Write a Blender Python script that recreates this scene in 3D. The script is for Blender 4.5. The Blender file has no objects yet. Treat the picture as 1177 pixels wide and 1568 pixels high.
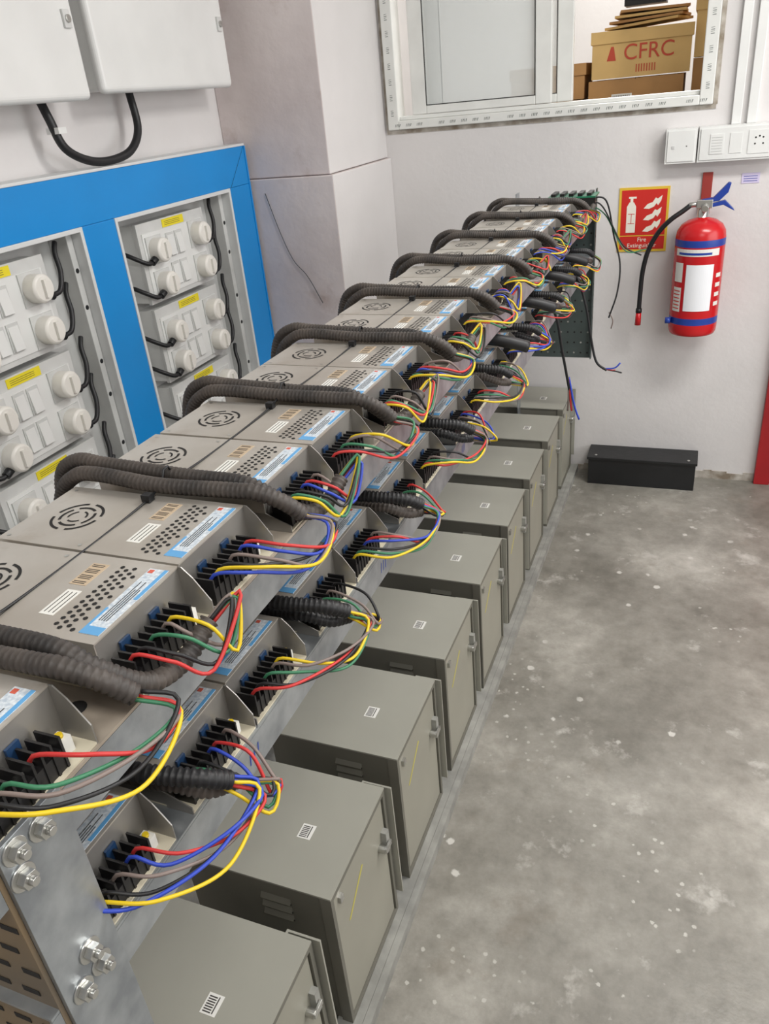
import bpy, math, random
from mathutils import Vector, Matrix
random.seed(7)
S = bpy.context.scene
try:
    S.view_settings.view_transform = 'Standard'
except Exception: pass
COL = S.collection
# ------------------------------------------------------------ materials
def lin(c):
    c = c/255.0
    return c/12.92 if c <= 0.04045 else ((c+0.055)/1.055)**2.4
def L(rgb): return (lin(rgb[0]), lin(rgb[1]), lin(rgb[2]), 1)
MATS = {}
def mat(name, rgb, rough=0.5, metal=0.0, var=0.0, scale=12, bump=0.0, rgb2=None, detail=4, bscale=None, lo=0.35, hi=0.68):
    if name in MATS: return MATS[name]
    m = bpy.data.materials.new(name); m.use_nodes = True
    nt = m.node_tree; b = nt.nodes['Principled BSDF']
    b.inputs['Roughness'].default_value = rough
    b.inputs['Metallic'].default_value = metal
    b.inputs['Base Color'].default_value = L(rgb)
    tc = nt.nodes.new('ShaderNodeTexCoord')
    if var > 0 or rgb2:
        n = nt.nodes.new('ShaderNodeTexNoise'); n.inputs['Scale'].default_value = scale
        n.inputs['Detail'].default_value = detail
        nt.links.new(tc.outputs['Object'], n.inputs['Vector'])
        r = nt.nodes.new('ShaderNodeValToRGB')
        r.color_ramp.elements[0].position = lo; r.color_ramp.elements[1].position = hi
        if rgb2 is None: rgb2 = tuple(max(0, c*(1-var)) for c in rgb)
        r.color_ramp.elements[0].color = L(rgb2); r.color_ramp.elements[1].color = L(rgb)
        nt.links.new(n.outputs['Fac'], r.inputs['Fac'])
        nt.links.new(r.outputs['Color'], b.inputs['Base Color'])
    if bump > 0:
        n2 = nt.nodes.new('ShaderNodeTexNoise'); n2.inputs['Scale'].default_value = bscale or scale*4
        n2.inputs['Detail'].default_value = 5
        nt.links.new(tc.outputs['Object'], n2.inputs['Vector'])
        bp = nt.nodes.new('ShaderNodeBump'); bp.inputs['Strength'].default_value = bump
        bp.inputs['Distance'].default_value = 0.01
        nt.links.new(n2.outputs['Fac'], bp.inputs['Height'])
        nt.links.new(bp.outputs['Normal'], b.inputs['Normal'])
    MATS[name] = m
    return m
def add_stain(m, rgb, scale, lo, hi, amt):
    nt=m.node_tree; b=nt.nodes['Principled BSDF']; src=b.inputs['Base Color'].links[0].from_socket
    tc=nt.nodes.new('ShaderNodeTexCoord'); n=nt.nodes.new('ShaderNodeTexNoise'); n.inputs['Scale'].default_value=scale; n.inputs['Detail'].default_value=8; n.inputs['Roughness'].default_value=0.65
    nt.links.new(tc.outputs['Object'],n.inputs['Vector'])
    r=nt.nodes.new('ShaderNodeValToRGB'); r.color_ramp.elements[0].position=lo; r.color_ramp.elements[1].position=hi
    r.color_ramp.elements[0].color=(0,0,0,1); r.color_ramp.elements[1].color=(amt,amt,amt,1); nt.links.new(n.outputs['Fac'],r.inputs['Fac'])
    x=nt.nodes.new('ShaderNodeMixRGB'); nt.links.new(r.outputs[0],x.inputs[0]); nt.links.new(src,x.inputs[1]); x.inputs[2].default_value=L(rgb)
    nt.links.new(x.outputs[0],b.inputs['Base Color'])

# ------------------------------------------------------------ mesh builder
class MB:
    def __init__(s): s.v=[]; s.f=[]; s.m=[]; s.sm=[]; s.mats=[]
    def mi(s, m):
        if m not in s.mats: s.mats.append(m)
        return s.mats.index(m)
    def face(s, idx, m, smooth=False):
        s.f.append(idx); s.m.append(s.mi(m)); s.sm.append(smooth)
    def poly(s, pts, m):
        k=len(s.v); s.v += [tuple(p) for p in pts]; s.face(list(range(k,k+len(pts))), m)
    def box(s, x0,x1,y0,y1,z0,z1, m, M=None, mx=None):
        k=len(s.v)
        P=[(x0,y0,z0),(x1,y0,z0),(x1,y1,z0),(x0,y1,z0),(x0,y0,z1),(x1,y0,z1),(x1,y1,z1),(x0,y1,z1)]
        if M is not None: P=[tuple(M@Vector(p)) for p in P]
        s.v += P
        for q,f in enumerate([(0,3,2,1),(4,5,6,7),(0,1,5,4),(1,2,6,5),(2,3,7,6),(3,0,4,7)]):
            s.face([k+i for i in f], mx if (mx and q==3) else m)
    def prism(s, pts, vec, m):
        k=len(s.v); n=len(pts); vec=Vector(vec)
        s.v += [tuple(p) for p in pts] + [tuple(Vector(p)+vec) for p in pts]
        s.face([k+i for i in range(n)][::-1], m); s.face([k+n+i for i in range(n)], m)
        for i in range(n):
            j=(i+1)%n; s.face([k+i,k+j,k+n+j,k+n+i], m)
    def cyl(s, p0,p1,r0,m,r1=None,seg=16,caps=True,smooth=True):
        if r1 is None: r1=r0
        p0=Vector(p0);p1=Vector(p1); d=(p1-p0).normalized()
        a=d.orthogonal().normalized(); b=d.cross(a)
        k=len(s.v)
        for p,r in ((p0,r0),(p1,r1)):
            for i in range(seg):
                t=2*math.pi*i/seg; s.v.append(tuple(p+a*r*math.cos(t)+b*r*math.sin(t)))
        for i in range(seg):
            j=(i+1)%seg; s.face([k+i,k+j,k+seg+j,k+seg+i], m, smooth)
        if caps:
            s.face([k+i for i in range(seg)][::-1], m); s.face([k+seg+i for i in range(seg)], m)
    def disc(s, c, n, r, m, seg=10):
        n=Vector(n).normalized(); a=n.orthogonal().normalized(); b=n.cross(a); c=Vector(c)
        s.poly([c+a*r*math.cos(2*math.pi*i/seg)+b*r*math.sin(2*math.pi*i/seg) for i in range(seg)], m)
    def arc(s, c, r0,r1,a0,a1,z,m,seg=6):
        for i in range(seg):
            t0=a0+(a1-a0)*i/seg; t1=a0+(a1-a0)*(i+1)/seg
            s.poly([(c[0]+r0*math.cos(t0),c[1]+r0*math.sin(t0),z),(c[0]+r1*math.cos(t0),c[1]+r1*math.sin(t0),z),
                    (c[0]+r1*math.cos(t1),c[1]+r1*math.sin(t1),z),(c[0]+r0*math.cos(t1),c[1]+r0*math.sin(t1),z)], m)
    def lathe(s, c, prof, seg=40):
        k=len(s.v)
        for r,z,_ in prof:
            for i in range(seg):
                t=2*math.pi*i/seg; s.v.append((c[0]+r*math.cos(t), c[1]+r*math.sin(t), c[2]+z))
        for q in range(len(prof)-1):
            for i in range(seg):
                j=(i+1)%seg
                s.face([k+q*seg+i,k+q*seg+j,k+(q+1)*seg+j,k+(q+1)*seg+i], prof[q][2], True)
    def tube(s, pts, r, m, seg=8, step=0.008, corr=False, caps=True):
        P=resample(pts, 0.0019 if corr else step)
        n=len(P); T=[]
        for i in range(n):
            d=P[min(i+1,n-1)]-P[max(i-1,0)]; T.append(d.normalized())
        a=T[0].orthogonal().normalized(); k=len(s.v)
        for i in range(n):
            a=(a-T[i]*a.dot(T[i])).normalized(); b=T[i].cross(a)
            rr=r
            if corr: rr = r*(1.0 if i%3 else 0.80)
            for q in range(seg):
                t=2*math.pi*q/seg; s.v.append(tuple(P[i]+a*rr*math.cos(t)+b*rr*math.sin(t)))
        for i in range(n-1):
            for q in range(seg):
                w=(q+1)%seg; s.face([k+i*seg+q,k+i*seg+w,k+(i+1)*seg+w,k+(i+1)*seg+q], m, True)
        if caps:
            s.face([k+q for q in range(seg)][::-1], m); s.face([k+(n-1)*seg+q for q in range(seg)], m)
    def mesh(s, name):
        me=bpy.data.meshes.new(name); me.from_pydata(s.v,[],s.f)
        for m in s.mats: me.materials.append(m)
        me.polygons.foreach_set('material_index', s.m); me.polygons.foreach_set('use_smooth', s.sm)
        me.update(); return me
    def obj(s, name, parent=None, rack=False, bevel=0, recenter=True, seg=2):
        o=None
        c=Vector((0,0,0))
        if recenter and s.v and parent is None:
            xs=[v[0] for v in s.v]; ys=[v[1] for v in s.v]; zs=[v[2] for v in s.v]
            c=Vector(((min(xs)+max(xs))/2,(min(ys)+max(ys))/2,min(zs)))
            s.v=[(v[0]-c.x,v[1]-c.y,v[2]-c.z) for v in s.v]
        o=bpy.data.objects.new(name, s.mesh(name)); COL.objects.link(o)
        if rack and parent is None:
            o.location=rk(c); o.rotation_euler=(0,0,-TH)
        else: o.location=c
        if parent: o.parent=parent
        if bevel:
            b=o.modifiers.new('bevel','BEVEL'); b.width=bevel; b.segments=seg; b.limit_method='ANGLE'; b.angle_limit=math.radians(50)
        return o
TH=0.0125
def rk(p):
    p=Vector(p); c,s_=math.cos(TH),math.sin(TH)
    return Vector((p.x*c+p.y*s_, -p.x*s_+p.y*c, p.z))
def resample(pts, step):
    pts=[Vector(p) for p in pts]
    Q=[pts[0]*2-pts[1]]+pts+[pts[-1]*2-pts[-2]]
    out=[]
    for i in range(1,len(Q)-2):
        p0,p1,p2,p3=Q[i-1],Q[i],Q[i+1],Q[i+2]
        for k in range(16):
            t=k/16
            out.append(0.5*((2*p1)+(p2-p0)*t+(2*p0-5*p1+4*p2-p3)*t*t+(-p0+3*p1-3*p2+p3)*t**3))
    out.append(pts[-1])
    res=[out[0]]; acc=0; 
    for i in range(1,len(out)):
        a=out[i-1]; b=out[i]; d=(b-a).length
        if d<1e-9: continue
        pos=step-acc
        while pos<=d:
            res.append(a+(b-a)*(pos/d)); pos+=step
        acc=d-(pos-step)
    if (res[-1]-out[-1]).length>step*0.3: res.append(out[-1])
    return res
def empty(name, loc=(0,0,0)):
    e=bpy.data.objects.new(name,None); e.location=loc; e.empty_display_size=0.1; COL.objects.link(e); return e
def text(name, body, size, loc, rot, m, parent=None, extr=0.0002, align='CENTER'):
    cu=bpy.data.curves.new(name,'FONT'); cu.body=body; cu.size=size; cu.extrude=extr; cu.align_x=align; cu.align_y='CENTER'
    t=bpy.data.objects.new(name+'_tmp',cu); COL.objects.link(t)
    dg=bpy.context.evaluated_depsgraph_get(); dg.update()
    me=bpy.data.meshes.new_from_object(t.evaluated_get(dg))
    bpy.data.objects.remove(t)
    me.materials.clear(); me.materials.append(m)
    o=bpy.data.objects.new(name,me); o.location=loc; o.rotation_euler=rot; COL.objects.link(o)
    if parent: o.parent=parent
    return o

# ------------------------------------------------------------ material set
WALL=mat('painted_wall',(224,221,220),0.7,0,0.06,1.5,0.12,bscale=40)
add_stain(WALL,(176,162,148),2.4,0.66,0.84,0.35)
COLM=mat('column_shaded_paint',(222,212,210),0.75,0,0,2.6,0.2,rgb2=(202,190,188),bscale=25,detail=6)  # shade of the column's front face is put into this colour
add_stain(COLM,(146,112,92),3.5,0.58,0.76,0.6)
CEIL=mat('ceiling_paint',(235,235,233),0.8)
WHITE=mat('white_plastic',(230,231,229),0.35,0,0.03,6)
UPVC=mat('white_upvc',(230,231,227),0.3,0,0.05,8)
LINER=mat('liner_white',(205,206,204),0.5,0,0.1,5)
BLUE=mat('blue_laminate',(14,140,216),0.35,0,0.05,3)
BLACK=mat('black_plastic',(24,24,25),0.4)
BOXBLK=mat('black_box_paint',(30,31,33),0.45,0,0.2,8,0.1)
CABLE=mat('cable_black',(22,23,26),0.45)
SOCK=mat('socket_plate',(212,213,211),0.4,0,0.05,10)
PLUG=mat('plug_white',(230,227,220),0.35)
YLAB=mat('yellow_label',(232,214,40),0.6)
YMARK=mat('yellow_mark',(186,178,88),0.7)
PSU=mat('psu_cover',(204,199,191),0.36,0.55,0,9,0.03,rgb2=(184,177,167))
add_stain(PSU,(158,142,122),14,0.58,0.75,0.5)
PSUD=mat('psu_chassis',(156,153,148),0.4,0.6,0.1,9)
DARK=mat('vent_dark',(28,26,25),0.8)
LABW=mat('label_white',(222,228,232),0.5,0,0,300,0,rgb2=(176,188,200))
LABB=mat('label_blue',(96,160,210),0.5)
CAPB=mat('capacitor_blue',(28,56,90),0.4)
LABR=mat('label_red',(205,96,76),0.5)
STK=mat('sticker_white',(225,224,218),0.6)
STKT=mat('sticker_tan',(190,170,144),0.6)
INK=mat('ink',(60,57,54),0.7)
PCB=mat('pcb_cream',(206,198,176),0.5)
TERM=mat('terminal_black',(26,25,26),0.4)
SCREW=mat('screw_steel',(196,196,192),0.28,0.9)
GALV=mat('galvanised_steel',(182,187,190),0.32,0.7,0,25,0.03,rgb2=(146,151,156))
GALVD=mat('galvanised_dusty',(196,186,172),0.5,0.25,0,9,0.03,rgb2=(152,140,126))
RAIL=mat('base_rail',(160,160,154),0.6,0.1,0.15,20)
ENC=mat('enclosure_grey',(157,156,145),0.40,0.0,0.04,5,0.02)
ENCD=mat('enclosure_side_shade',(112,110,100),0.5,0.0,0.08,5)  # enclosure grey with the shade of its sides painted in
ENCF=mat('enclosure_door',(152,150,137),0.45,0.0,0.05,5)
HOSE=mat('conduit_dusty',(88,80,74),0.55,0,0,16,0,rgb2=(38,37,37))
HOSEB=mat('conduit_black',(32,32,34),0.5)
W_=dict(y=mat('wire_yellow',(222,190,28),0.5), g=mat('wire_green',(58,122,88),0.5), r=mat('wire_red',(196,52,50),0.5),
        b=mat('wire_blue',(45,70,178),0.5), k=mat('wire_black',(28,28,30),0.5), e=mat('wire_grey',(128,114,108),0.5))
RED=mat('extinguisher_red',(196,24,30),0.25,0,0.04,5)
EBLUE=mat('extinguisher_blue',(32,62,150),0.35)
SIGNR=mat('sign_red',(205,40,32),0.5)
PRINT=mat('carton_print_red',(186,72,50),0.7)
SIGNY=mat('sign_yellow',(226,190,60),0.5)
SIGNW=mat('sign_white',(240,236,222),0.5)
DOORR=mat('door_frame_red',(165,30,36),0.4,0,0.1,5)
CARD=mat('cardboard',(214,178,116),0.8,0,0.08,6)
CARD2=mat('cardboard_dark',(178,134,84),0.8,0,0.1,6)
TAPE=mat('frame_print',(120,125,122),0.6)
GALVR=mat('slotted_angle_reflection',(150,128,98),0.45,0.5,0,10,0.03,rgb2=(128,116,100))  # galvanised flange, its brownish reflections put into the colour
PERF=mat('perforated_grey',(80,90,88),0.5,0.4,0.1,12)
PCBG=mat('pcb_green',(30,110,80),0.4)

# concrete floor
fm=bpy.data.materials.new('concrete_floor'); fm.use_nodes=True; nt=fm.node_tree; bs=nt.nodes['Principled BSDF']
tc=nt.nodes.new('ShaderNodeTexCoord')
def noise(sc,det,rough=0.55,off=None):
    n=nt.nodes.new('ShaderNodeTexNoise'); n.inputs['Scale'].default_value=sc; n.inputs['Detail'].default_value=det
    n.inputs['Roughness'].default_value=rough
    if off is not None:
        mp=nt.nodes.new('ShaderNodeMapping'); mp.inputs['Location'].default_value=off; nt.links.new(tc.outputs['Object'],mp.inputs[0]); nt.links.new(mp.outputs[0],n.inputs['Vector'])
    else: nt.links.new(tc.outputs['Object'],n.inputs['Vector'])
    return n
def ramp(src,stops):
    r=nt.nodes.new('ShaderNodeValToRGB'); cr=r.color_ramp
    while len(cr.elements)<len(stops): cr.elements.new(0.5)
    for e,(p,c) in zip(cr.elements,stops): e.position=p; e.color=c
    nt.links.new(src,r.inputs['Fac']); return r
def mix(fac,a,b,mode='MIX'):
    x=nt.nodes.new('ShaderNodeMixRGB'); x.blend_type=mode
    if isinstance(fac,float): x.inputs[0].default_value=fac
    else: nt.links.new(fac,x.inputs[0])
    for i,q in ((1,a),(2,b)):
        if isinstance(q,tuple): x.inputs[i].default_value=q
        else: nt.links.new(q,x.inputs[i])
    return x
base=ramp(noise(1.7,8,0.65,(3.1,0.4,0)).outputs['Fac'],[(0.34,L((116,113,105))),(0.5,L((144,141,133))),(0.60,L((168,165,157))),(0.70,L((196,193,186)))])
fine=ramp(noise(22,8,0.7).outputs['Fac'],[(0.3,(0.78,0.78,0.77,1)),(0.7,(1.12,1.12,1.12,1))])
m1=mix(1.0,base.outputs[0],fine.outputs[0],'MULTIPLY')
def spots(scale,thr,mscale,mlo,prev,col,off):
    mp=nt.nodes.new('ShaderNodeMapping'); mp.inputs['Location'].default_value=off; nt.links.new(tc.outputs['Object'],mp.inputs[0])
    vor=nt.nodes.new('ShaderNodeTexVoronoi'); vor.inputs['Scale'].default_value=scale; nt.links.new(mp.outputs[0],vor.inputs['Vector'])
    vd=nt.nodes.new('ShaderNodeMath'); vd.operation='MULTIPLY_ADD'; nt.links.new(noise(scale*5,3).outputs['Fac'],vd.inputs[0]); vd.inputs[1].default_value=0.25; nt.links.new(vor.outputs['Distance'],vd.inputs[2])
    sp=ramp(vd.outputs[0],[(thr,(1,1,1,1)),(thr+0.05,(0,0,0,1))])
    msk=ramp(noise(mscale,3,0.5,off).outputs['Fac'],[(mlo,(0,0,0,1)),(mlo+0.08,(1,1,1,1))])
    sm=mix(1.0,sp.outputs[0],msk.outputs[0],'MULTIPLY')
    return mix(sm.outputs[0],prev,col)
m2=spots(13,0.22,2.6,0.49,m1.outputs[0],L((196,194,187)),(0,0,0))
m2b=spots(32,0.245,2.2,0.54,m2.outputs[0],L((182,180,172)),(5,3,0))
spot2=ramp(noise(8,6,0.65).outputs['Fac'],[(0.60,(0,0,0,1)),(0.74,(0.9,0.9,0.9,1))])
m3=mix(spot2.outputs[0],m2b.outputs[0],L((188,185,178)))
stn=ramp(noise(4,7,0.65,(9,2,0)).outputs['Fac'],[(0.58,(0,0,0,1)),(0.76,(0.65,0.65,0.65,1))])
m4=mix(stn.outputs[0],m3.outputs[0],L((108,98,84)))
nt.links.new(m4.outputs[0],bs.inputs['Base Color'])
rr=ramp(noise(4,5).outputs['Fac'],[(0.3,(0.32,0.32,0.32,1)),(0.7,(0.56,0.56,0.56,1))]); nt.links.new(rr.outputs[0],bs.inputs['Roughness'])
bp=nt.nodes.new('ShaderNodeBump'); bp.inputs['Strength'].default_value=0.15; bp.inputs['Distance'].default_value=0.01
nt.links.new(noise(30,6).outputs['Fac'],bp.inputs['Height']); nt.links.new(bp.outputs['Normal'],bs.inputs['Normal'])
FLOOR=fm
# hazy glass
gm=bpy.data.materials.new('hazy_glass'); gm.use_nodes=True; nt2=gm.node_tree
b2=nt2.nodes['Principled BSDF']; b2.inputs['Base Color'].default_value=L((238,242,241)); b2.inputs['Roughness'].default_value=0.2
tr=nt2.nodes.new('ShaderNodeBsdfTransparent'); mx=nt2.nodes.new('ShaderNodeMixShader'); mx.inputs[0].default_value=0.35
nt2.links.new(tr.outputs[0],mx.inputs[1]); nt2.links.new(b2.outputs[0],mx.inputs[2])
nt2.links.new(mx.outputs[0],nt2.nodes['Material Output'].inputs['Surface'])
GLASS=gm

# ------------------------------------------------------------ room shell
YB=3.33; XL=-1.65; XR=2.3; YR=-2.6; ZC=2.8
WX0,WX1,WZ0,WZ1=-1.217,0.006,1.47,2.45
m=MB(); m.box(XL-0.15,XR+0.15,YR-0.15,5.6,-0.1,0,FLOOR); m.obj('floor')
m=MB(); m.box(XL-0.15,XR+0.15,YR-0.15,5.6,ZC,ZC+0.1,CEIL); m.obj('ceiling')
m=MB(); m.box(XL-0.15,XL,YR,YB,0,ZC,WALL); m.obj('wall_left')
m=MB(); m.box(XR,XR+0.15,YR,5.6,0,ZC,WALL); m.obj('wall_right')
m=MB(); m.box(XL-0.15,XR+0.15,YR-0.15,YR,0,ZC,WALL); m.obj('wall_rear')
m=MB()
m.box(XL-0.15,WX0,YB,YB+0.13,0,ZC,WALL); m.box(WX1,XR,YB,YB+0.13,0,ZC,WALL)
m.box(WX0,WX1,YB,YB+0.13,0,WZ0,WALL); m.box(WX0,WX1,YB,YB+0.13,WZ1,ZC,WALL); m.obj('wall_back')
m=MB(); m.box(XL,-1.237,2.735,YB,1.37,ZC,COLM,mx=WALL); m.box(XL,-1.222,2.722,YB,0,1.368,COLM,mx=WALL)  # right face takes the wall white to paint it as the lit side
m.obj('wall_column',bevel=0.004)
m=MB(); m.box(XL-0.15,XR+0.15,5.5,5.6,0,ZC,WALL); m.obj('wall_storeroom_back')
m=MB(); m.box(XL-0.15,XL,YB+0.13,5.5,0,ZC,WALL); m.obj('wall_storeroom_left')
SK=mat('cement_skirting',(200,195,187),0.8,0,0,16,0.2,rgb2=(132,120,104),detail=8)
m=MB()
x=-1.22
while x<0.31:      # irregular dirty plaster edge at the foot of the wall
    w_=random.uniform(0.03,0.07); x2=min(x+w_,0.315); h=random.uniform(0.018,0.05)
    m.box(x,x2,YB-0.003,YB,0,h,SK); x=x2
m.obj('baseboard_back')
m=MB(); m.tube([(-1.50,2.719,1.32),(-1.46,2.718,1.18),(-1.42,2.718,1.08),(-1.37,2.717,1.02),(-1.32,2.717,0.92)],0.0012,CABLE,seg=6); m.obj('thin_hanging_wire')

# ------------------------------------------------------------ window
w=empty('window_1',((WX0+WX1)/2,YB,WZ0))
def wp(mb,name,bevel=0.003):
    o=mb.obj(name,recenter=False,bevel=bevel); o.parent=w; o.matrix_parent_inverse=Matrix.Translation(-Vector(w.location)); return o
m=MB(); f=0.045
m.box(WX0,WX0+f,YB-0.02,YB+0.07,WZ0,WZ1,UPVC); m.box(WX1-f,WX1,YB-0.02,YB+0.07,WZ0,WZ1,UPVC)
m.box(WX0+f,WX1-f,YB-0.02,YB+0.07,WZ0,WZ0+0.032,UPVC); m.box(WX0+f,WX1-f,YB-0.02,YB+0.07,WZ1-f,WZ1,UPVC)
m.box(WX0+f,WX1-f,YB+0.0,YB+0.006,WZ0+0.032,WZ0+0.047,UPVC); m.box(WX0+f,WX1-f,YB+0.036,YB+0.042,WZ0+0.032,WZ0+0.047,UPVC)
wp(m,'outer_frame')
def sash(x0,x1,y,name,s=0.06):
    m=MB(); z0=WZ0+0.048; z1=WZ1-f
    m.box(x0,x0+s,y,y+0.028,z0,z1,UPVC); m.box(x1-s,x1,y,y+0.028,z0,z1,UPVC)
    m.box(x0+s,x1-s,y,y+0.028,z0,z0+s*0.5,UPVC); m.box(x0+s,x1-s,y,y+0.028,z1-s,z1,UPVC)
    wp(m,name)
    m=MB(); m.box(x0+s,x1-s,y+0.012,y+0.016,z0+s*0.5,z1-s,GLASS); 
    GK=DARK
    for xx in (x0+s,x1-s-0.003): m.box(xx,xx+0.003,y-0.0002,y+0.002,z0+s*0.5,z1-s,GK)
    m.box(x0+s,x1-s,y-0.0002,y+0.002,z0+s*0.5,z0+s*0.5+0.003,GK)
    wp(m,name+'_glass',0)
sash(-1.118,-0.565,YB+0.004,'sash_front'); sash(-1.06,-0.492,YB+0.04,'sash_rear',0.058)
m=MB()
for i in range(26):
    x=WX0+0.03+i*0.046
    if random.random()<0.85:
        for k in range(4):
            a=x+k*0.006; m.poly([(a,YB-0.0205,WZ0+0.010),(a+0.002,YB-0.0205,WZ0+0.010),(a+0.004+0.002*(k%2),YB-0.0205,WZ0+0.02),(a+0.002,YB-0.0205,WZ0+0.02)],TAPE)
for i in range(18):
    z=WZ0+0.05+i*0.055
    for k in range(4):
        b=z+k*0.006
        m.poly([(WX0+0.016,YB-0.0205,b),(WX0+0.027,YB-0.0205,b+0.002*(k%2)),(WX0+0.027,YB-0.0205,b+0.003),(WX0+0.016,YB-0.0205,b+0.002)],TAPE)
        m.poly([(WX1-0.028,YB-0.0205,b),(WX1-0.016,YB-0.0205,b+0.002*(k%2)),(WX1-0.016,YB-0.0205,b+0.003),(WX1-0.028,YB-0.0205,b+0.002)],TAPE)
wp(m,'film_print',0)
m=MB(); m.box(WX0-0.012,WX1+0.012,YB-0.003,YB-0.0002,WZ0-0.016,WZ0-0.001,SK); m.box(WX0-0.014,WX0-0.001,YB-0.003,YB-0.0002,WZ0-0.001,WZ1,SK); m.box(WX1+0.001,WX1+0.016,YB-0.003,YB-0.0002,WZ0-0.001,WZ1,SK)
m.obj('trim_1')

# ------------------------------------------------------------ cartons beyond the window
def carton(x0,x1,y0,y1,z0,z1,M=CARD,rot=0,label=None,bar=False,lid=False):
    m=MB(); hx=(x1-x0)/2; hy=(y1-y0)/2; h=z1-z0
    m.box(-hx,hx,-hy,hy,0,h-0.003,M)
    m.box(-hx,-0.002,-hy,hy,h-0.003,h,M); m.box(0.002,hx,-hy,hy,h-0.003,h,M)
    m.box(-hx+0.03,hx-0.03,-0.025,0.025,h,h+0.0008,CARD2)
    if lid:
        m.box(-hx-0.006,hx+0.006,-hy-0.006,hy+0.006,h-0.04,h+0.003,M)
    if bar:
        m.box(-0.09,-0.01,-hy-0.001,-hy,h*0.45,h*0.68,STK)
        for i in range(10): m.box(-0.085+i*0.007,-0.082+i*0.007,-hy-0.0014,-hy-0.001,h*0.48,h*0.65,INK)
    o=m.obj('cardboard_box',recenter=False,bevel=0.002); o.location=((x0+x1)/2,(y0+y1)/2,z0); o.rotation_euler=(0,0,rot)
    if label:
        text('printed_mark',label,0.078,(0.03,-hy-0.0015,h*0.52),(math.pi/2,0,0),PRINT,parent=o)
        text('printed_line','IIIIIIII',0.04,(0.02,-hy-0.0015,h*0.17),(math.pi/2,0,0),PRINT,parent=o)
        b=MB(); b.prism([(-0.13,-hy-0.0012,h*0.38),(-0.095,-hy-0.0012,h*0.38),(-0.105,-hy-0.0012,h*0.68),(-0.115,-hy-0.0012,h*0.68)],(0,0.0006,0),PRINT); b.obj('printed_logo',parent=o)
    return o
for z in (0,0.47,0.94):
    carton(-0.495,-0.11,3.70,4.05,z,z+0.465,CARD if z else CARD2)
    carton(-0.09,0.30,3.72,4.06,z,z+0.465,CARD2)
    carton(-0.86,-0.52,3.72,4.05,z,z+0.45 if z>0.9 else z+0.465,CARD2)
carton(-0.475,-0.11,3.70,4.0,1.408,1.572,CARD2,bar=True)
carton(-0.82,-0.50,3.72,3.98,1.395,1.51,CARD2); carton(-0.80,-0.495,3.72,3.98,1.513,1.64,CARD2,lid=True)
carton(-0.475,-0.10,3.71,4.0,1.577,1.740,CARD,rot=0.07,label='CFRC',lid=True)
carton(-0.08,0.28,3.74,4.05,1.408,1.62,CARD2,bar=True); carton(-0.08,0.28,3.74,4.05,1.623,1.82,CARD,lid=True)
m=MB()
for i in range(4):
    M_=Matrix.Translation((-0.26,3.88,1.757+i*0.015))@Matrix.Rotation(0.12*(i-2),4,'Z')@Matrix.Rotation(-0.05+0.02*i,4,'Y')
    m.box(-0.15+0.01*i,0.14,-0.11,0.11,0,0.009,CARD2 if i%2 else CARD,M_)
m.box(-0.36,-0.20,3.82,3.93,1.827,1.85,BLACK)
m.obj('flattened_cardboard_stack')

# ------------------------------------------------------------ left wall: blue frame
XF=-1.55
m=MB()
zt,zb=1.485,0.12
m.box(XF-0.018,XF,0.96,2.70,1.36,zt,BLUE)
for a,b in ((0.96,1.10),(1.775,1.915),(2.56,2.70)): m.box(XF-0.018,XF,a,b,zb+0.1,1.3595,BLUE)
m.box(XF-0.018,XF,0.96,2.70,zb,zb+0.0995,BLUE)
AL=mat('edge_trim',(218,220,220),0.4,0.1)
m.box(XL,XF+0.002,0.955,2.705,zt,zt+0.008,AL)
m.box(XL,XF+0.003,2.70,2.708,zb,zt,BLUE)
for a,b in ((1.10,1.775),(1.915,2.56)):
    m.box(XL+0.001,XF+0.003,a,a+0.010,zb+0.1,1.36,AL); m.box(XL+0.001,XF+0.003,b-0.012,b,zb+0.1,1.36,AL)
    m.box(XL+0.001,XF+0.003,a+0.01,b-0.012,1.348,1.36,AL)
    m.box(XL+0.001,XL+0.006,a+0.01,b-0.012,zb+0.1,1.348,LINER)
    m.box(XL+0.006,XF-0.03,b-0.035,b-0.013,zb+0.1,1.348,LINER)
    for k in range(4):
        for q in (0.02,0.12): m.disc((XF-0.0298,b-0.024,1.27-k*0.255-q),(1,0,0),0.007,CABLE)
m.poly([(XF+0.0006,2.57,1.36),(XF+0.0006,2.572,1.36),(XF+0.0006,2.701,1.485),(XF+0.0006,2.699,1.485)],DARK)
m.obj('blue_panel_frame',bevel=0.0015)

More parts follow.
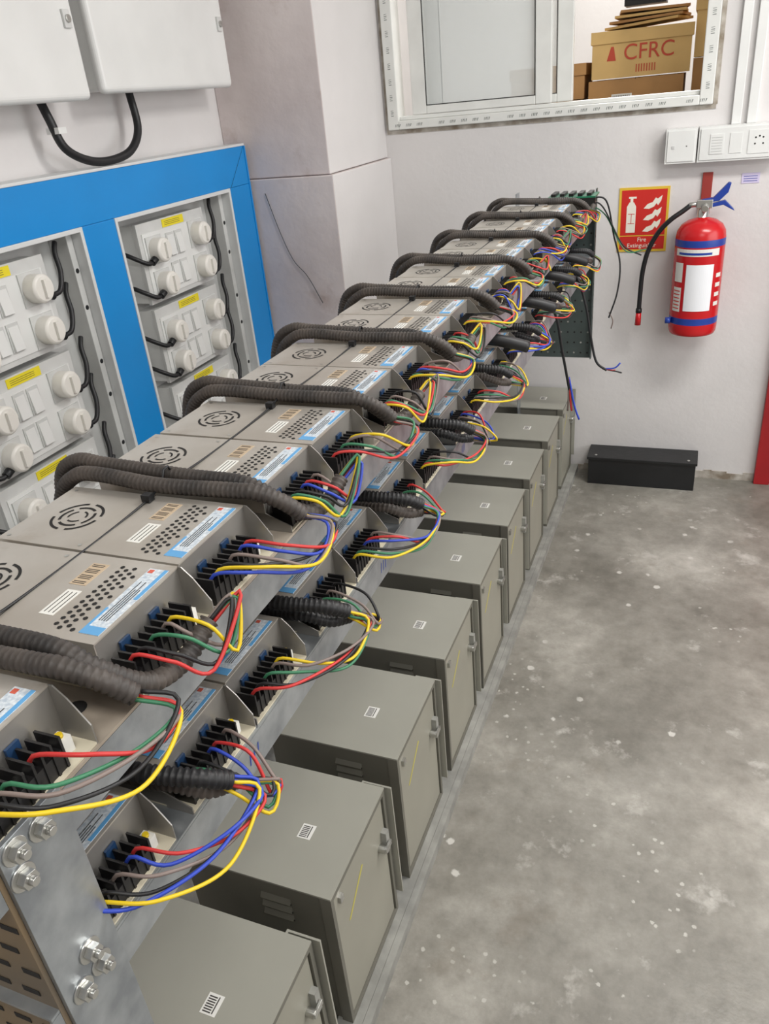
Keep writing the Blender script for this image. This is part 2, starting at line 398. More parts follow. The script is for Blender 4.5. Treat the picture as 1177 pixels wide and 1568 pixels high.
def board(y0,z1,W=0.37,H=0.238):
    m=MB(); x0=XL+0.0065; xf=-1.578; z0=z1-H
    m.box(x0,xf-0.012,y0+0.004,y0+W-0.004,z0+0.004,z1-0.004,WHITE)
    m.box(xf-0.012,xf,y0,y0+W,z0,z1,SOCK)
    m.box(xf,xf+0.003,y0+0.018,y0+W-0.018,z0+0.015,z1-0.03,WHITE)
    m.box(xf,xf+0.0015,y0+W*0.36,y0+W*0.68,z1-0.028,z1-0.004,YLAB)
    for i in range(3):
        m.box(xf+0.0015,xf+0.0018,y0+W*0.39,y0+W*0.62,z1-0.022+i*0.005,z1-0.0208+i*0.005,INK)
    for r in range(2):
        for c in range(2):
            ya=y0+W*(0.40+0.13*c)-0.01; za=z0+0.035+r*0.09
            m.box(xf+0.003,xf+0.006,ya-0.004,ya+0.036,za-0.004,za+0.068,SOCK)
            m.prism([(xf+0.006,ya,za),(xf+0.013,ya,za),(xf+0.007,ya,za+0.06),(xf+0.006,ya,za+0.06)],(0,0.032,0),WHITE)
    pl=[(y0+W*0.18,z0+0.155,-1),(y0+W*0.82,z0+0.165,1),(y0+W*0.20,z0+0.052,-1),(y0+W*0.82,z0+0.058,1)]
    for (py,pz,s) in pl:
        m.box(xf+0.003,xf+0.007,py-0.04,py+0.04,pz-0.042,pz+0.042,SOCK)
        m.cyl((xf+0.007,py,pz),(xf+0.040,py,pz),0.036,PLUG,seg=28)
        m.cyl((xf+0.040,py,pz),(xf+0.046,py,pz),0.036,PLUG,r1=0.030,seg=28)
        m.box(xf+0.046,xf+0.054,py-0.006,py+0.006,pz-0.022,pz+0.022,PLUG)
        m.cyl((xf+0.02,py+s*0.025,pz-0.02),(xf+0.02,py+s*0.048,pz-0.03),0.011,CABLE,seg=10)
        if s>0:
            m.tube([(xf+0.02,py+0.042,pz-0.028),(xf+0.022,py+0.075,pz-0.022),(xf+0.016,py+0.10,pz+0.02),(xf+0.0,py+0.115,pz+0.065),(xf-0.01,py+0.135,pz+0.09)],0.0068,CABLE)
        else:
            m.tube([(xf+0.02,py-0.042,pz-0.028),(xf+0.018,py-0.065,pz-0.03),(xf+0.0,py-0.092,pz-0.012),(xf-0.03,py-0.104,pz+0.005),(xf-0.05,py-0.106,pz+0.008)],0.0068,CABLE)
    return m.obj('switch_socket_board',bevel=0.0015)
for r in range(4):
    board(2.035,1.322-r*0.255); board(1.265,1.318-r*0.255)

def dbox(y0,y1,z0,z1):
    m=MB(); m.box(XL+0.001,-1.535,y0+0.01,y1-0.01,z0+0.01,z1-0.01,WHITE)
    o=m.obj('distribution_box',recenter=False,bevel=0.012,seg=3)
    m=MB(); m.box(-1.546,-1.515,y0,y1,z0,z1,WHITE); d=m.obj('door_panel',parent=o,bevel=0.02,seg=5)
    m=MB()
    m.box(-1.515,-1.508,y1-0.05,y1-0.025,z0+0.16,z0+0.2,SOCK); m.cyl((-1.515,y1-0.037,z0+0.18),(-1.503,y1-0.037,z0+0.18),0.009,SCREW)
    m.obj('latch',parent=o,bevel=0.001)
dbox(1.22,1.905,1.655,2.35); dbox(1.96,2.64,1.668,2.36)
m=MB(); m.tube([(-1.60,1.80,1.665),(-1.585,1.80,1.62),(-1.575,1.82,1.55),(-1.57,1.90,1.512),(-1.57,2.0,1.506),(-1.57,2.09,1.525),(-1.58,2.155,1.58),(-1.60,2.175,1.677)],0.0115,CABLE,seg=12)
m.box(-1.60,-1.56,1.795,1.825,1.585,1.6,WHITE)
m.obj('hanging_power_cable')

# ------------------------------------------------------------ rack frame
X0=-0.413; XE=-0.383; XB=-0.668
ZU=1.197; ZL=1.04
YS,YE=0.193,2.98
rack=empty('metal_rack',(0,0,0)); rack.rotation_euler=(0,0,-TH)
def rp(m,name,bevel=0):
    o=m.obj(name,recenter=False,bevel=bevel); o.parent=rack; return o
m=MB()
for z in (ZU,ZL):
    m.box(XB,XE,YS,YE,z-0.003,z,GALVD if z==ZU else GALV)
    m.box(XE-0.003,XE,YS,YE,z-0.043,z-0.0035,GALV)
    m.box(XE-0.018,XE-0.0035,YS,YE,z-0.043,z-0.040,GALV)
    m.box(XB,XB+0.003,YS,YE,z-0.043,z-0.0035,GALV)
m.disc((XE-0.045,0.335,ZU+0.0003),(0,0,1),0.009,DARK,16)
for (a,b,c,d) in ((0.27,0.01,0.275,0.03),(0.262,0.012,0.282,0.014),(0.262,0.022,0.28,0.024)):
    m.poly([(XE-b,a,ZU+0.0004),(XE-b-0.0015,a,ZU+0.0004),(XE-d-0.0015,c,ZU+0.0004),(XE-d,c,ZU+0.0004)],EBLUE)
for y in (0.47,0.84,1.25):
    for q in range(3): m.poly([(XE+0.0003,y+q*0.008,ZL-0.03),(XE+0.0003,y+q*0.008+0.002,ZL-0.03),(XE+0.0003,y+q*0.008+0.005,ZL-0.015),(XE+0.0003,y+q*0.008+0.003,ZL-0.015)],EBLUE)
rp(m,'shelf_channels')
def post(y):
    m=MB()
    xp=XE+0.0005
    m.box(xp,xp+0.004,y,y+0.058,0,1.204,GALV)
    m.box(xp-0.10,xp,y-0.004,y,0,1.204,GALVR)
    for i in range(22):
        z=1.15-i*0.05
        for k in range(3):
            x=xp-0.085+k*0.028
            m.box(x,x+0.016,y-0.0046,y-0.004,z,z+0.006,DARK)
            m.box(x+0.010,x+0.026,y-0.0046,y-0.004,z-0.024,z-0.018,DARK)
    for (yy,zz) in ((0.239,1.190),(0.217,1.193),(0.215,1.170),(0.236,1.060),(0.241,1.038),(0.220,1.036)):
        c=Vector((xp+0.004,yy,zz))
        m.cyl(c,c+Vector((0.0015,0,0)),0.0100,SCREW,seg=20)
        m.cyl(c+Vector((0.0015,0,0)),c+Vector((0.008,0,0)),0.0070,SCREW,seg=6,smooth=False)
        m.cyl(c+Vector((0.008,0,0)),c+Vector((0.012,0,0)),0.0035,SCREW,seg=10)
    rp(m,'post_front',0.0006)
    m=MB(); m.box(XB-0.004,XB-0.0005,y,y+0.055,0,1.193,GALV); m.box(XB-0.004,XB+0.04,y-0.004,y,0,1.193,GALV)
    rp(m,'post_back')
post(0.205)
m=MB()
m.box(XB-0.004,XB-0.0005,3.0,3.05,0,1.24,GALV)
m.box(XE+0.0005,XE+0.004,2.965,2.99,0.64,1.25,PERF)
for i in range(14): m.disc((XE+0.0043,2.978,0.67+i*0.042),(1,0,0),0.004,DARK,8)
rp(m,'post_far')
m=MB()
m.box(-0.66,XE,2.982,2.985,0.64,1.19,PERF)
for i in range(11):
    for k in range(13):
        m.disc((-0.645+i*0.025,2.9815,0.66+k*0.040),(0,-1,0),0.0036,DARK if (i*3+k)%4 else RAIL,8)
rp(m,'perforated_end_plate')
m=MB(); m.box(-0.475,-0.460,0.35,3.31,0,0.03,RAIL); m.box(-0.525,-0.4755,0.35,3.31,0.026,0.03,RAIL); m.box(-0.80,-0.77,0.35,3.31,0,0.03,RAIL)
rp(m,'base_rails')
m=MB(); m.box(-0.53,-0.37,2.86,2.965,1.235,1.24,PCBG); 
for i in range(5): m.box(-0.52+i*0.03,-0.505+i*0.03,2.87,2.95,1.24,1.249,BLACK)
m.box(-0.53,-0.37,2.86,2.872,1.198,1.235,BLACK); 
m.obj('circuit_board',rack=True)

# ------------------------------------------------------------ power supply unit mesh
def psu_mesh(name):
    m=MB(); Lx=0.215; Wd=0.115; H=0.05
    m.box(-Lx,0,0.001,Wd-0.001,0.002,H-0.0015,PSUD)
    m.box(-Lx-0.0005,0.0006,0,Wd,H-0.0015,H,PSU)
    m.box(-Lx-0.0005,0,0,0.0012,0.02,H-0.0015,PSU); m.box(-Lx-0.0005,0,Wd-0.0012,Wd,0.02,H-0.0015,PSU)
    m.box(-Lx,0.029,0.001,Wd-0.001,0,0.002,PCB)
    z=H+0.0003
    m.box(-0.1075,-0.1068,0.0,Wd,H,H+0.0003,DARK)
    c=(-0.162,0.056)
    for (r0,r1,ns,off) in ((0.0245,0.0275,4,0.2),(0.0165,0.0195,4,0.9)):
        for i in range(ns):
            a=off+i*2*math.pi/ns; m.arc(c,r0,r1,a,a+2*math.pi/ns*0.80,z,DARK,8)
    for i in range(3):
        a=i*2.09; m.arc(c,0.009,0.0112,a,a+1.4,z,DARK,5)
    for (sx,sy) in ((-0.207,0.008),(-0.207,0.107),(-0.118,0.008),(-0.118,0.107)):
        m.disc((sx,sy,z),(0,0,1),0.0022,SCREW,8)
    for i in range(4):
        for k in range(12):
            if i==0 and k%2: continue
            m.disc((-0.030-i*0.0065,0.012+k*0.0078+(i%2)*0.0038,z),(0,0,1),0.0024,DARK,6)
    m.box(-0.0225,-0.003,0.010,0.106,H,z,LABW)
    m.box(-0.0225,-0.0200,0.012,0.045,z,z+0.0002,LABB)
    m.box(-0.0225,-0.003,0.010,0.020,z,z+0.0002,LABB); m.box(-0.021,-0.016,0.099,0.104,z,z+0.0002,LABR)
    m.box(-0.007,-0.003,0.060,0.106,z,z+0.0002,LABB)
    for i in range(4): m.box(-0.017+i*0.0024,-0.0163+i*0.0024,0.028,0.085-(i%2)*0.012,z+0.0002,z+0.0004,INK)
    m.box(-0.082,-0.064,0.068,0.102,H,z,STKT)
    for i in range(13):
        if i%4!=2: m.box(-0.080,-0.067,0.070+i*0.0024,0.0709+i*0.0024,z,z+0.0002,INK)
    m.box(-0.076,-0.061,0.024,0.060,H,z,STK)
    for i in range(3): m.box(-0.073+i*0.0045,-0.0722+i*0.0045,0.027,0.057,z,z+0.0002,INK)
    for k in range(2): m.box(0.0006,0.003,0.024+k*0.040,0.036+k*0.040,0.010,0.034,CAPB)
    m.box(0.004,0.025,0.010,0.090,0.002,0.019,TERM)
    for i in range(10):
        y=0.010+i*0.0087
        m.box(0.0035,0.026,y-0.0009,y+0.0011,0.002,0.030,TERM)
        if i<9:
            m.cyl((0.016,y+0.0045,0.019),(0.016,y+0.0045,0.0215),0.003,SCREW,seg=8)
    m.box(0.006,0.018,0.094,0.104,0.002,0.016,STK); m.cyl((0.012,0.099,0.016),(0.012,0.099,0.019),0.003,W_['y'],seg=8)
    m.prism([(0,Wd-0.0012,0),(0.029,Wd-0.0012,0),(0.029,Wd-0.0012,0.018),(0.014,Wd-0.0012,0.040),(0.004,Wd-0.0012,H),(0,Wd-0.0012,H)],(0,0.0012,0),PSUD)
    m.prism([(0,0.0,0),(0.029,0.0,0),(0.029,0,0.008),(0.0,0.0,0.02)],(0,0.0012,0),PSUD)
    return m.mesh(name)
PM=psu_mesh('power_supply_unit')
def psu(ys,z):
    o=bpy.data.objects.new('power_supply_unit',PM); COL.objects.link(o)
    o.location=rk((X0+random.uniform(-0.002,0.002),ys,z+0.0003)); o.rotation_euler=(0,0,-TH+random.uniform(-0.008,0.008))
UE=[0.592,0.862,1.14,1.435,1.74,2.05,2.36,2.64]
UP=[0.194]
for e in UE: UP += [e-0.236,e-0.118]
for y in UP: psu(y,ZU)
LE=[e+0.024 for e in UE]
LP=[0.238]
for e in LE: LP += [e-0.236,e-0.118]
for y in LP: psu(y,ZL)

# ------------------------------------------------------------ wires / conduits
def tpos(ys,zb,i): return Vector((X0+0.016, ys+0.0145+0.0087*i, zb+0.0225))
def wires(name, ys_list, zb, end, d, cols=None, big=1.0):
    m=MB(); end=Vector(end); d=Vector(d).normalized()
    for ys in ys_list:
        arc=random.uniform(0.032,0.050)*big; sag=random.uniform(-0.026,-0.012)
        for (i,c) in cols:
            p=tpos(ys,zb,i); q=end+Vector((random.uniform(-.004,.004),random.uniform(-.004,.004),random.uniform(-.004,.004)))
            out=arc+random.uniform(-0.009,0.009)+(0.010 if c=='y' else 0)
            dy=(q.y-p.y)
            pts=[p, p+Vector((0.010,dy*0.02,0.011)), p+Vector((0.014+out*0.6,dy*0.14+random.uniform(-.003,.003),random.uniform(0.000,0.012))),
                 Vector((max(p.x+out+0.012,q.x+0.02*d.x+0.010),p.y+dy*0.60+random.uniform(-.008,.008),(p.z+q.z)/2+sag+random.uniform(-0.008,0.008))),
                 q+d*random.uniform(0.024,0.034)+Vector((0.006,0,0)), q]
            m.tube(pts,0.0018,W_[c],seg=6,step=0.006)
    return m.obj(name,rack=True)
palette=[[(0,'y'),(1,'r'),(2,'g'),(4,'e'),(6,'k')],[(0,'y'),(1,'k'),(2,'e'),(3,'g'),(6,'r')],[(0,'b'),(1,'y'),(2,'k'),(4,'e'),(6,'b'),(7,'r')],
         [(0,'r'),(1,'k'),(3,'g'),(5,'e'),(6,'y')],[(0,'y'),(1,'g'),(2,'k'),(4,'b'),(5,'r'),(7,'e')]]
gaps=[0.325]+[e+0.017 for e in UE]
HR=0.0088
for gi,g in enumerate(gaps):
    zt_=ZU+0.0505+HR
    jy=random.uniform(-0.005,0.005); jl=random.uniform(-0.012,0.012)
    m=MB(); yA=g-0.008
    m.tube([(XB-0.016,yA+0.012+jl,1.03),(XB-0.020,yA+0.008+jl,1.14),(XB-0.004,yA+0.004,zt_-0.036),(XB+0.028,yA+0.002,zt_-0.004),(XB+0.065,yA,zt_+0.003),(-0.52,yA-0.002+jy,zt_),(-0.43,yA,zt_),(X0+0.008,yA+0.002,zt_-0.001),(X0+0.034,yA+0.010,zt_-0.014),(X0+0.048,yA+0.020,zt_-0.032)],HR,HOSE,seg=12,corr=True)
    m.obj('corrugated_conduit',rack=True)
    prev=[y for y in UP if y<g-0.02][-1:]
    wires('wire_bundle',prev,ZU,(X0+0.048,yA+0.020,zt_-0.032),(0.8,0.4,-0.5),palette[(gi+1)%5])
    m=MB(); yB=g+0.0115; tl=random.uniform(-0.012,0.006)
    m.tube([(XB-0.038,yB+0.022,1.03),(XB-0.040,yB+0.016,1.15),(XB-0.022,yB+0.010,zt_-0.024),(XB+0.014,yB+0.006,zt_+0.004),(XB+0.06,yB+0.003,zt_+0.004),(-0.50,yB+0.001,zt_),(-0.43,yB,zt_-0.001),(-0.398,yB+0.003,zt_-0.016),(-0.376,yB+0.026,zt_-0.044),(-0.368,yB+0.062,zt_-0.050),(-0.362,yB+0.096+tl,zt_-0.034)],HR,HOSE,seg=12,corr=True)
    m.obj('corrugated_conduit',rack=True)
    nxt=[y for y in UP if y>g-0.01][:1]
    if nxt: wires('wire_bundle',nxt,ZU,(-0.362,yB+0.096+tl,zt_-0.034),(0.3,0.7,0.5),palette[(gi+3)%5],0.8)
for gi,e in enumerate([0.353]+LE):
    zc=ZL+0.0505+HR; y=e+0.016
    m=MB()
    m.tube([(-0.60,y+0.01,zc+0.004),(-0.50,y,zc+0.003),(-0.43,y-0.004,zc),(-0.40,y,zc-0.002),(-0.366,y+0.012,zc-0.008),(-0.350,y+0.03,zc-0.024)],HR,HOSEB,seg=12,corr=True)
    m.obj('corrugated_conduit',rack=True)
    prev=[q for q in LP if q<e-0.02][-1:]
    wires('wire_bundle',prev,ZL,(-0.350,y+0.03,zc-0.024),(0.6,0.5,-0.8),palette[(gi+2)%5],1.15)
    m=MB(); 
    m.tube([(-0.58,y+0.012,ZL+0.03),(-0.44,y+0.010,ZL+0.032),(-0.40,y+0.012,ZL+0.034),(-0.372,y+0.024,ZL+0.022),(-0.358,y+0.05,ZL+0.012)],HR*0.9,HOSE if gi%2==0 else HOSEB,seg=12,corr=True)
    m.obj('corrugated_conduit',rack=True)
    ex=Vector((-0.358,y+0.05,ZL+0.012))
    nxt=[q for q in LP if q>e-0.01][:1]
    if nxt: wires('wire_bundle',nxt,ZL,ex,(0.7,0.6,-0.3),palette[(gi+4)%5],1.15)
m=MB(); xt=X0-0.107
pts=[(xt,0.2,ZU+0.0525)]
for g in gaps: pts += [(xt,g-0.034,ZU+0.0525),(xt+0.001,g+0.004,ZU+0.073),(xt,g+0.040,ZU+0.0525)]
pts.append((xt,2.62,ZU+0.0525))
m.tube(pts,0.0013,CABLE,seg=6)
for g in gaps:
    m.box(xt-0.005,xt+0.005,g-0.038,g-0.029,ZU+0.051,ZU+0.059,CABLE)
m.obj('tie_cable',rack=True)
# loose far-end cables
m=MB()
m.tube([(-0.44,2.40,1.10),(-0.37,2.42,1.085),(-0.335,2.44,0.99),(-0.315,2.45,0.88),(-0.295,2.45,0.80),(-0.262,2.45,0.772)],0.0038,CABLE)
for c,a,b in (('r',0.026,0.0),('b',0.040,0.024),('k',0.046,-0.008)): m.tube([(-0.275,2.452,0.776),(-0.262+a*.6,2.452,0.772+b/3),(-0.262+a,2.455,0.772+b)],0.0026,W_[c],seg=6)
m.tube([(-0.44,2.10,1.09),(-0.375,2.12,1.05),(-0.352,2.15,0.92),(-0.335,2.18,0.80)],0.0038,CABLE)
for c,a,b in (('r',0.008,-0.065),('b',0.030,-0.09),('e',-0.004,-0.065)): m.tube([(-0.337,2.178,0.84),(-0.335+a/2,2.18,0.80+b/2),(-0.335+a,2.182,0.80+b)],0.0032,W_[c],seg=6)
m.tube([(-0.40,2.88,1.23),(-0.34,2.90,1.22),(-0.31,2.92,1.10),(-0.285,2.93,1.0),(-0.29,2.93,0.90),(-0.315,2.93,0.81)],0.003,CABLE)
m.tube([(-0.40,2.88,1.22),(-0.35,2.90,1.20),(-0.28,2.92,1.07),(-0.215,2.93,1.03)],0.0026,W_['k'],seg=6)
m.tube([(-0.40,2.90,1.21),(-0.34,2.91,1.17),(-0.27,2.92,1.05),(-0.20,2.93,1.05)],0.0024,W_['g'],seg=6)
m.tube([(-0.315,2.93,0.83),(-0.30,2.93,0.80),(-0.305,2.93,0.77)],0.0024,W_['e'],seg=6)
m.obj('loose_cables',rack=True)
m=MB()
for y in (1.95,2.25,1.62,2.5):
    m.tube([(-0.56,y,ZL+0.075),(-0.44,y,ZL+0.075),(-0.385,y+0.01,ZL+0.066),(-0.345,y+0.03,ZL+0.05)],0.013,HOSEB,seg=12)
m.obj('cable_sleeves',rack=True)

# ------------------------------------------------------------ enclosures
def enc_mesh():
    m=MB(); D=0.30; W=0.255; H=0.37
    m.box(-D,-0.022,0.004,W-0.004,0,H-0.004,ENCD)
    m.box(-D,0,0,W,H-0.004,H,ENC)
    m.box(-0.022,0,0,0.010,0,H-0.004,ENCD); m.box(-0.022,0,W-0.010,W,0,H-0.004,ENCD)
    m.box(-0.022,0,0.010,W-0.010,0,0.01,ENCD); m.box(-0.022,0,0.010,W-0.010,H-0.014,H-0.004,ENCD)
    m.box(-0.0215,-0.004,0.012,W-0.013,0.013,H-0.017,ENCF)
    m.box(-0.05,0.012,W+0.006,W+0.010,0.05,H-0.006,ENC); m.box(-0.05,-0.046,W,W+0.006,0.05,H-0.006,ENC)
    m.cyl((-0.004,W-0.045,0.245),(0.012,W-0.045,0.245),0.008,SCREW,seg=14)
    m.box(0.010,0.014,W-0.050,W-0.022,0.240,0.252,SCREW)
    m.box(-0.004,0.008,W-0.032,W-0.018,0.220,0.275,RAIL)
    m.box(-0.004,0.002,0.03,0.042,H-0.05,H-0.035,SCREW)
    m.prism([(-0.0038,0.055,0.235),(-0.0038,0.061,0.232),(-0.0038,0.135,0.292),(-0.0038,0.130,0.297)],(0.0003,0,0),YMARK)
    for k in range(3):
        z=H-0.05-k*0.022
        for s,y in ((-1,0.004),(1,W-0.004)):
            m.prism([(-0.145,y,z),(-0.145,y+s*0.006,z),(-0.145,y,z+0.010)],(0.06,0,0),ENCD)
            m.box(-0.145,-0.085,y+s*0.0005-0.0003,y+s*0.0005+0.0003,z-0.006,z-0.0005,DARK)
    m.box(-0.115,-0.088,0.10,0.132,H,H+0.0003,STK)
    for i in range(7): m.box(-0.112,-0.098,0.103+i*0.0038,0.105+i*0.0038,H+0.0003,H+0.0005,INK)
    m.box(-0.096,-0.094,0.103,0.129,H+0.0003,H+0.0005,INK)
    return m.mesh('metal_enclosure')
EM=enc_mesh()
for k in range(9):
    o=bpy.data.objects.new('metal_enclosure',EM); COL.objects.link(o)
    yf=0.652+0.3305*k
    o.location=rk((-0.492,yf-0.255,0.0305)); o.rotation_euler=(0,0,-TH)
    b=o.modifiers.new('bevel','BEVEL'); b.width=0.0012; b.segments=2; b.limit_method='ANGLE'

# ------------------------------------------------------------ black box on floor
m=MB(); m.box(-0.36,0.08,3.19,3.322,0.0,0.118,BOXBLK); m.box(-0.366,0.086,3.184,3.324,0.118,0.130,BOXBLK)
for x in (-0.33,0.05):
    m.cyl((x,3.21,0.13),(x,3.21,0.133),0.006,SCREW,seg=10)
m.obj('black_metal_box',bevel=0.003)

# ------------------------------------------------------------ extinguisher
ex,ey=0.01,3.225; ez=0.675
m=MB(); R=0.088
prof=[(0.0,0.0,RED),(0.06,0.0,RED),(R-0.006,0.006,RED),(R-0.002,0.014,RED),(R,0.03,RED),(R,0.05,EBLUE),(R,0.075,RED),(R,0.335,EBLUE),(R,0.36,RED),(R-0.004,0.385,RED),(R-0.016,0.405,RED),(R-0.038,0.420,RED),(0.024,0.428,RED),(0.020,0.43,SCREW),(0.020,0.455,SCREW),(0.014,0.46,SCREW),(0.014,0.475,SCREW),(0.0,0.476,SCREW)]
m.lathe((ex,ey,ez),prof,48)
def patch(a0,a1,z0,z1,mt,dr=0.0008,seg=14):
    for i in range(seg):
        t0=a0+(a1-a0)*i/seg; t1=a0+(a1-a0)*(i+1)/seg; r=R+dr
        m.poly([(ex+r*math.cos(t0),ey+r*math.sin(t0),ez+z0),(ex+r*math.cos(t1),ey+r*math.sin(t1),ez+z0),(ex+r*math.cos(t1),ey+r*math.sin(t1),ez+z1),(ex+r*math.cos(t0),ey+r*math.sin(t0),ez+z1)],mt)
A=math.radians
PBL=mat('label_sheet',(236,238,242),0.4)
patch(A(-116),A(-52),0.105,0.275,PBL,0.0012)
patch(A(-150),A(-40),0.305,0.330,STK); patch(A(-140),A(-60),0.310,0.318,EBLUE,0.0014); patch(A(-150),A(-125),0.1,0.19,STK); 
patch(A(-150),A(-125),0.21,0.28,STK); 
for i in range(6): patch(A(-148),A(-128),0.11+i*0.013,0.114+i*0.013,SIGNR,0.0014)
for i in range(4): patch(A(-42),A(-25),0.12+i*0.035,0.135+i*0.035,STK)
m.cyl((ex-0.08,ey-0.045,ez+0.06),(ex-0.10,ey-0.045,ez+0.06),0.012,EBLUE)
body=m.obj('fire_extinguisher')
def ch(mb,name,bevel=0):
    o=mb.obj(name,recenter=False,bevel=bevel); o.parent=body; o.matrix_parent_inverse=Matrix.Translation(-Vector(body.location)); return o
zt2=ez+0.46
m=MB()
m.box(ex-0.025,ex+0.03,ey-0.014,ey+0.014,zt2+0.0,zt2+0.03,SCREW)
m.cyl((ex-0.025,ey,zt2+0.014),(ex-0.05,ey,zt2+0.012),0.009,SCREW)
m.cyl((ex+0.005,ey-0.012,zt2+0.005),(ex+0.005,ey-0.034,zt2+0.002),0.013,SCREW,seg=16)
ch(m,'valve',0.002)
m=MB()
def plate(pts,wd,mt): m.prism([(p[0],ey-wd/2,p[1]) for p in pts],(0,wd,0),mt)
plate([(ex-0.01,zt2+0.03),(ex+0.03,zt2+0.036),(ex+0.075,zt2+0.085),(ex+0.085,zt2+0.083),(ex+0.078,zt2+0.052),(ex+0.05,zt2+0.024),(ex+0.0,zt2+0.018)],0.024,EBLUE)
plate([(ex+0.02,zt2+0.014),(ex+0.07,zt2+0.026),(ex+0.10,zt2-0.004),(ex+0.105,zt2-0.012),(ex+0.065,zt2+0.01),(ex+0.02,zt2+0.002)],0.024,EBLUE)
ch(m,'levers',0.002)
m=MB()
m.tube([(ex-0.045,ey,zt2+0.012),(-0.06,ey-0.005,1.128),(-0.10,ey-0.01,1.10),(-0.14,ey,1.055),(-0.172,ey+0.005,0.99),(-0.188,ey+0.01,0.91),(-0.192,ey+0.012,0.82),(-0.193,ey+0.014,0.745)],0.009,CABLE,seg=12)
m.cyl((-0.193,ey+0.014,0.75),(-0.194,ey+0.014,0.70),0.0105,RED,r1=0.012); m.cyl((-0.193,ey+0.014,0.765),(-0.193,ey+0.014,0.75),0.012,CABLE)
ch(m,'hose')
m=MB(); HB=mat('hanger_brown',(150,52,44),0.6)
m.box(ex-0.013,ex+0.022,YB-0.008,YB-0.001,1.10,1.245,HB); m.box(ex-0.013,ex+0.022,ey+0.016,YB-0.008,1.15,1.155,HB)
ch(m,'wall_hanger',0.001)

# ------------------------------------------------------------ sign
sx0,sx1,sz0,sz1=-0.297,-0.113,0.968,1.205; ys=YB-0.004
m=MB()
m.box(sx0,sx1,ys,YB-0.0005,sz0,sz1,SIGNY)
m.box(sx0+0.009,sx1-0.009,ys-0.0006,ys,sz0+0.062,sz1-0.009,SIGNR)
m.box(sx0+0.009,sx1-0.009,ys-0.0006,ys,sz0+0.009,sz0+0.058,SIGNR)
y=ys-0.0012
m.box(sx0+0.030,sx0+0.064,y,ys-0.0006,sz0+0.072,sz0+0.168,SIGNW)
m.prism([(sx0+0.030,y,sz0+0.168),(sx0+0.064,y,sz0+0.168),(sx0+0.055,y,sz0+0.184),(sx0+0.039,y,sz0+0.184)],(0,0.0006,0),SIGNW)
m.box(sx0+0.042,sx0+0.052,y,ys-0.0006,sz0+0.184,sz0+0.197,SIGNW); m.box(sx0+0.036,sx0+0.064,y,ys-0.0006,sz0+0.197,sz0+0.204,SIGNW)
m.box(sx0+0.036,sx0+0.060,y-0.0004,y,sz0+0.105,sz0+0.107,SIGNR); m.box(sx0+0.036,sx0+0.060,y-0.0004,y,sz0+0.14,sz0+0.142,SIGNR)
m.box(sx0+0.047,sx0+0.049,y-0.0004,y,sz0+0.105,sz0+0.14,SIGNR)
for k in range(3):
    zz=sz0+0.080+k*0.042
    m.prism([(sx0+0.092,y,zz-0.004),(sx0+0.112,y,zz-0.006),(sx0+0.130,y,zz+0.002),(sx0+0.138,y,zz+0.014),(sx0+0.144,y,zz+0.006),(sx0+0.154,y,zz+0.022),(sx0+0.158,y,zz+0.042),(sx0+0.142,y,zz+0.030),(sx0+0.134,y,zz+0.034),(sx0+0.124,y,zz+0.018),(sx0+0.106,y,zz+0.012)],(0,0.0006,0),SIGNW)
sg=m.obj('fire_extinguisher_sign',recenter=False)
text('sign_text','Fire\nExtinguisher',0.022,((sx0+sx1)/2,ys-0.001,sz0+0.034),(math.pi/2,0,0),SIGNW,parent=sg)

# ------------------------------------------------------------ switch boxes + conduits + small label
m=MB(); m.box(-0.140,-0.034,YB-0.055,YB-0.001,1.285,1.40,WHITE); m.box(-0.133,-0.041,YB-0.059,YB-0.055,1.292,1.393,WHITE)
m.box(-0.118,-0.108,YB-0.061,YB-0.059,1.335,1.345,SOCK); m.box(-0.07,-0.066,YB-0.060,YB-0.059,1.34,1.344,INK); m.obj('wall_switch_box',bevel=0.002)
m=MB(); m.box(-0.029,0.235,YB-0.055,YB-0.001,1.285,1.40,WHITE); m.box(-0.022,0.228,YB-0.059,YB-0.055,1.292,1.393,WHITE)
m.box(0.01,0.055,YB-0.061,YB-0.059,1.31,1.375,WHITE)
for k in range(6): m.box(0.015,0.05,YB-0.0615,YB-0.061,1.318+k*0.009,1.320+k*0.009,LINER)
m.box(0.075,0.115,YB-0.061,YB-0.059,1.31,1.375,WHITE)
m.box(0.135,0.205,YB-0.061,YB-0.059,1.305,1.38,WHITE)
for dx,dz in ((0,0.022),(-0.013,-0.002),(0.013,-0.002),(-0.012,0.018),(0.012,0.018)): m.cyl((0.17+dx,YB-0.061,1.338+dz),(0.17+dx,YB-0.0616,1.338+dz),0.003,DARK,seg=10)
m.obj('wall_socket_box',bevel=0.002)
for x in (0.075,0.125):
    m=MB(); m.box(x,x+0.028,YB-0.016,YB-0.0005,1.40,ZC,WHITE); m.box(x-0.0015,x+0.0295,YB-0.019,YB-0.012,1.40,ZC,WHITE); m.obj('cable_trunking',bevel=0.002)
m=MB(); m.box(0.13,0.19,YB-0.002,YB-0.0005,1.20,1.235,mat('lilac_paper',(206,198,226),0.6))
for k in range(3): m.box(0.137,0.183,YB-0.0023,YB-0.002,1.207+k*0.008,1.209+k*0.008,EBLUE)
m.obj('wall_notice')

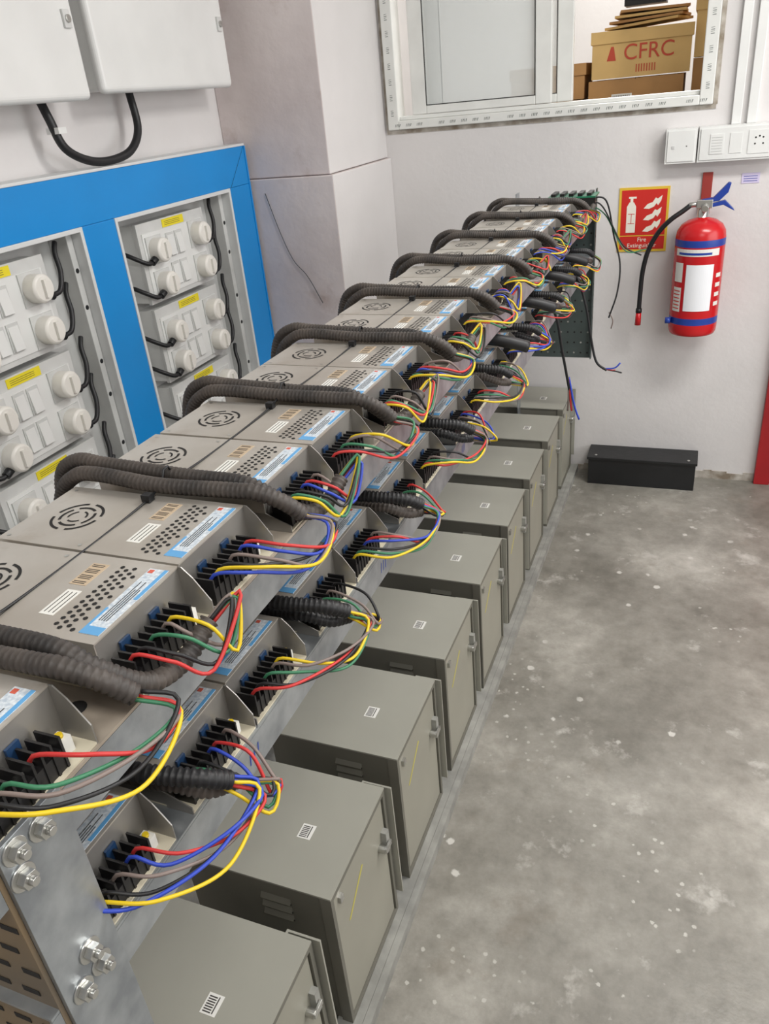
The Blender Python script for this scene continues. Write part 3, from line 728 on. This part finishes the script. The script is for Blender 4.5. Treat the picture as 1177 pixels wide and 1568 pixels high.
# ------------------------------------------------------------ door
m=MB(); dx=0.317
m.box(dx,dx+0.06,YB-0.03,YB-0.0005,0,2.12,DOORR); m.box(dx+0.96,dx+1.02,YB-0.03,YB-0.0005,0,2.12,DOORR); m.box(dx+0.06,dx+0.96,YB-0.03,YB-0.0005,2.06,2.12,DOORR)
m.box(dx+0.063,dx+0.957,YB-0.02,YB-0.001,0.008,2.057,DOORR)
m.box(dx+0.2,dx+0.82,YB-0.024,YB-0.02,1.15,1.9,DOORR); m.box(dx+0.2,dx+0.82,YB-0.024,YB-0.02,0.2,0.95,DOORR)
m.cyl((dx+0.12,YB-0.02,1.02),(dx+0.12,YB-0.06,1.02),0.012,SCREW); m.cyl((dx+0.12,YB-0.06,1.02),(dx+0.23,YB-0.06,1.02),0.009,SCREW)
m.obj('door_1',bevel=0.003)

# ------------------------------------------------------------ lights
def area(name,loc,rot,sx,sy,e,col=(1,1,1)):
    l=bpy.data.lights.new(name,'AREA'); l.shape='RECTANGLE'; l.size=sx; l.size_y=sy; l.energy=e; l.color=col
    o=bpy.data.objects.new(name,l); o.location=loc; o.rotation_euler=rot; COL.objects.link(o); return o
def fixture(x,y,e):
    m=MB(); m.box(x-0.64,x+0.64,y-0.2,y+0.2,ZC-0.05,ZC-0.001,WHITE); o=m.obj('ceiling_light',bevel=0.004)
    a=area('lamp',(x,y,ZC-0.055),(0,0,0),1.2,0.36,e,(1,0.985,0.95)); 
    a.parent=o; a.matrix_parent_inverse=Matrix.Translation(-Vector(o.location))
fixture(0.9,1.9,47); fixture(0.4,-0.4,27)
fixture(-0.2,4.6,38)
area('side_fill_lamp',(2.1,1.6,1.7),(0,math.radians(90),0),1.6,2.6,39,(0.98,0.99,1))  # added fill from the right, no window is built there
wd=bpy.data.worlds.new('world'); S.world=wd; wd.use_nodes=True
wd.node_tree.nodes['Background'].inputs[0].default_value=(0.9,0.95,1,1); wd.node_tree.nodes['Background'].inputs[1].default_value=0.6

# ------------------------------------------------------------ camera
cam=bpy.data.cameras.new('camera'); co=bpy.data.objects.new('camera',cam); COL.objects.link(co)
right=Vector((.9344,.3453,-.0879)).normalized(); fwd=Vector((-.3443,.8122,-.4713)).normalized()
up=right.cross(fwd).normalized(); right=fwd.cross(up).normalized()
R3=Matrix((right,up,-fwd)).transposed()
co.matrix_world=Matrix.Translation((0,0,1.6))@R3.to_4x4()
cam.sensor_fit='HORIZONTAL'; cam.sensor_width=36; cam.lens=36*1190/1177; cam.clip_start=0.02
S.camera=co
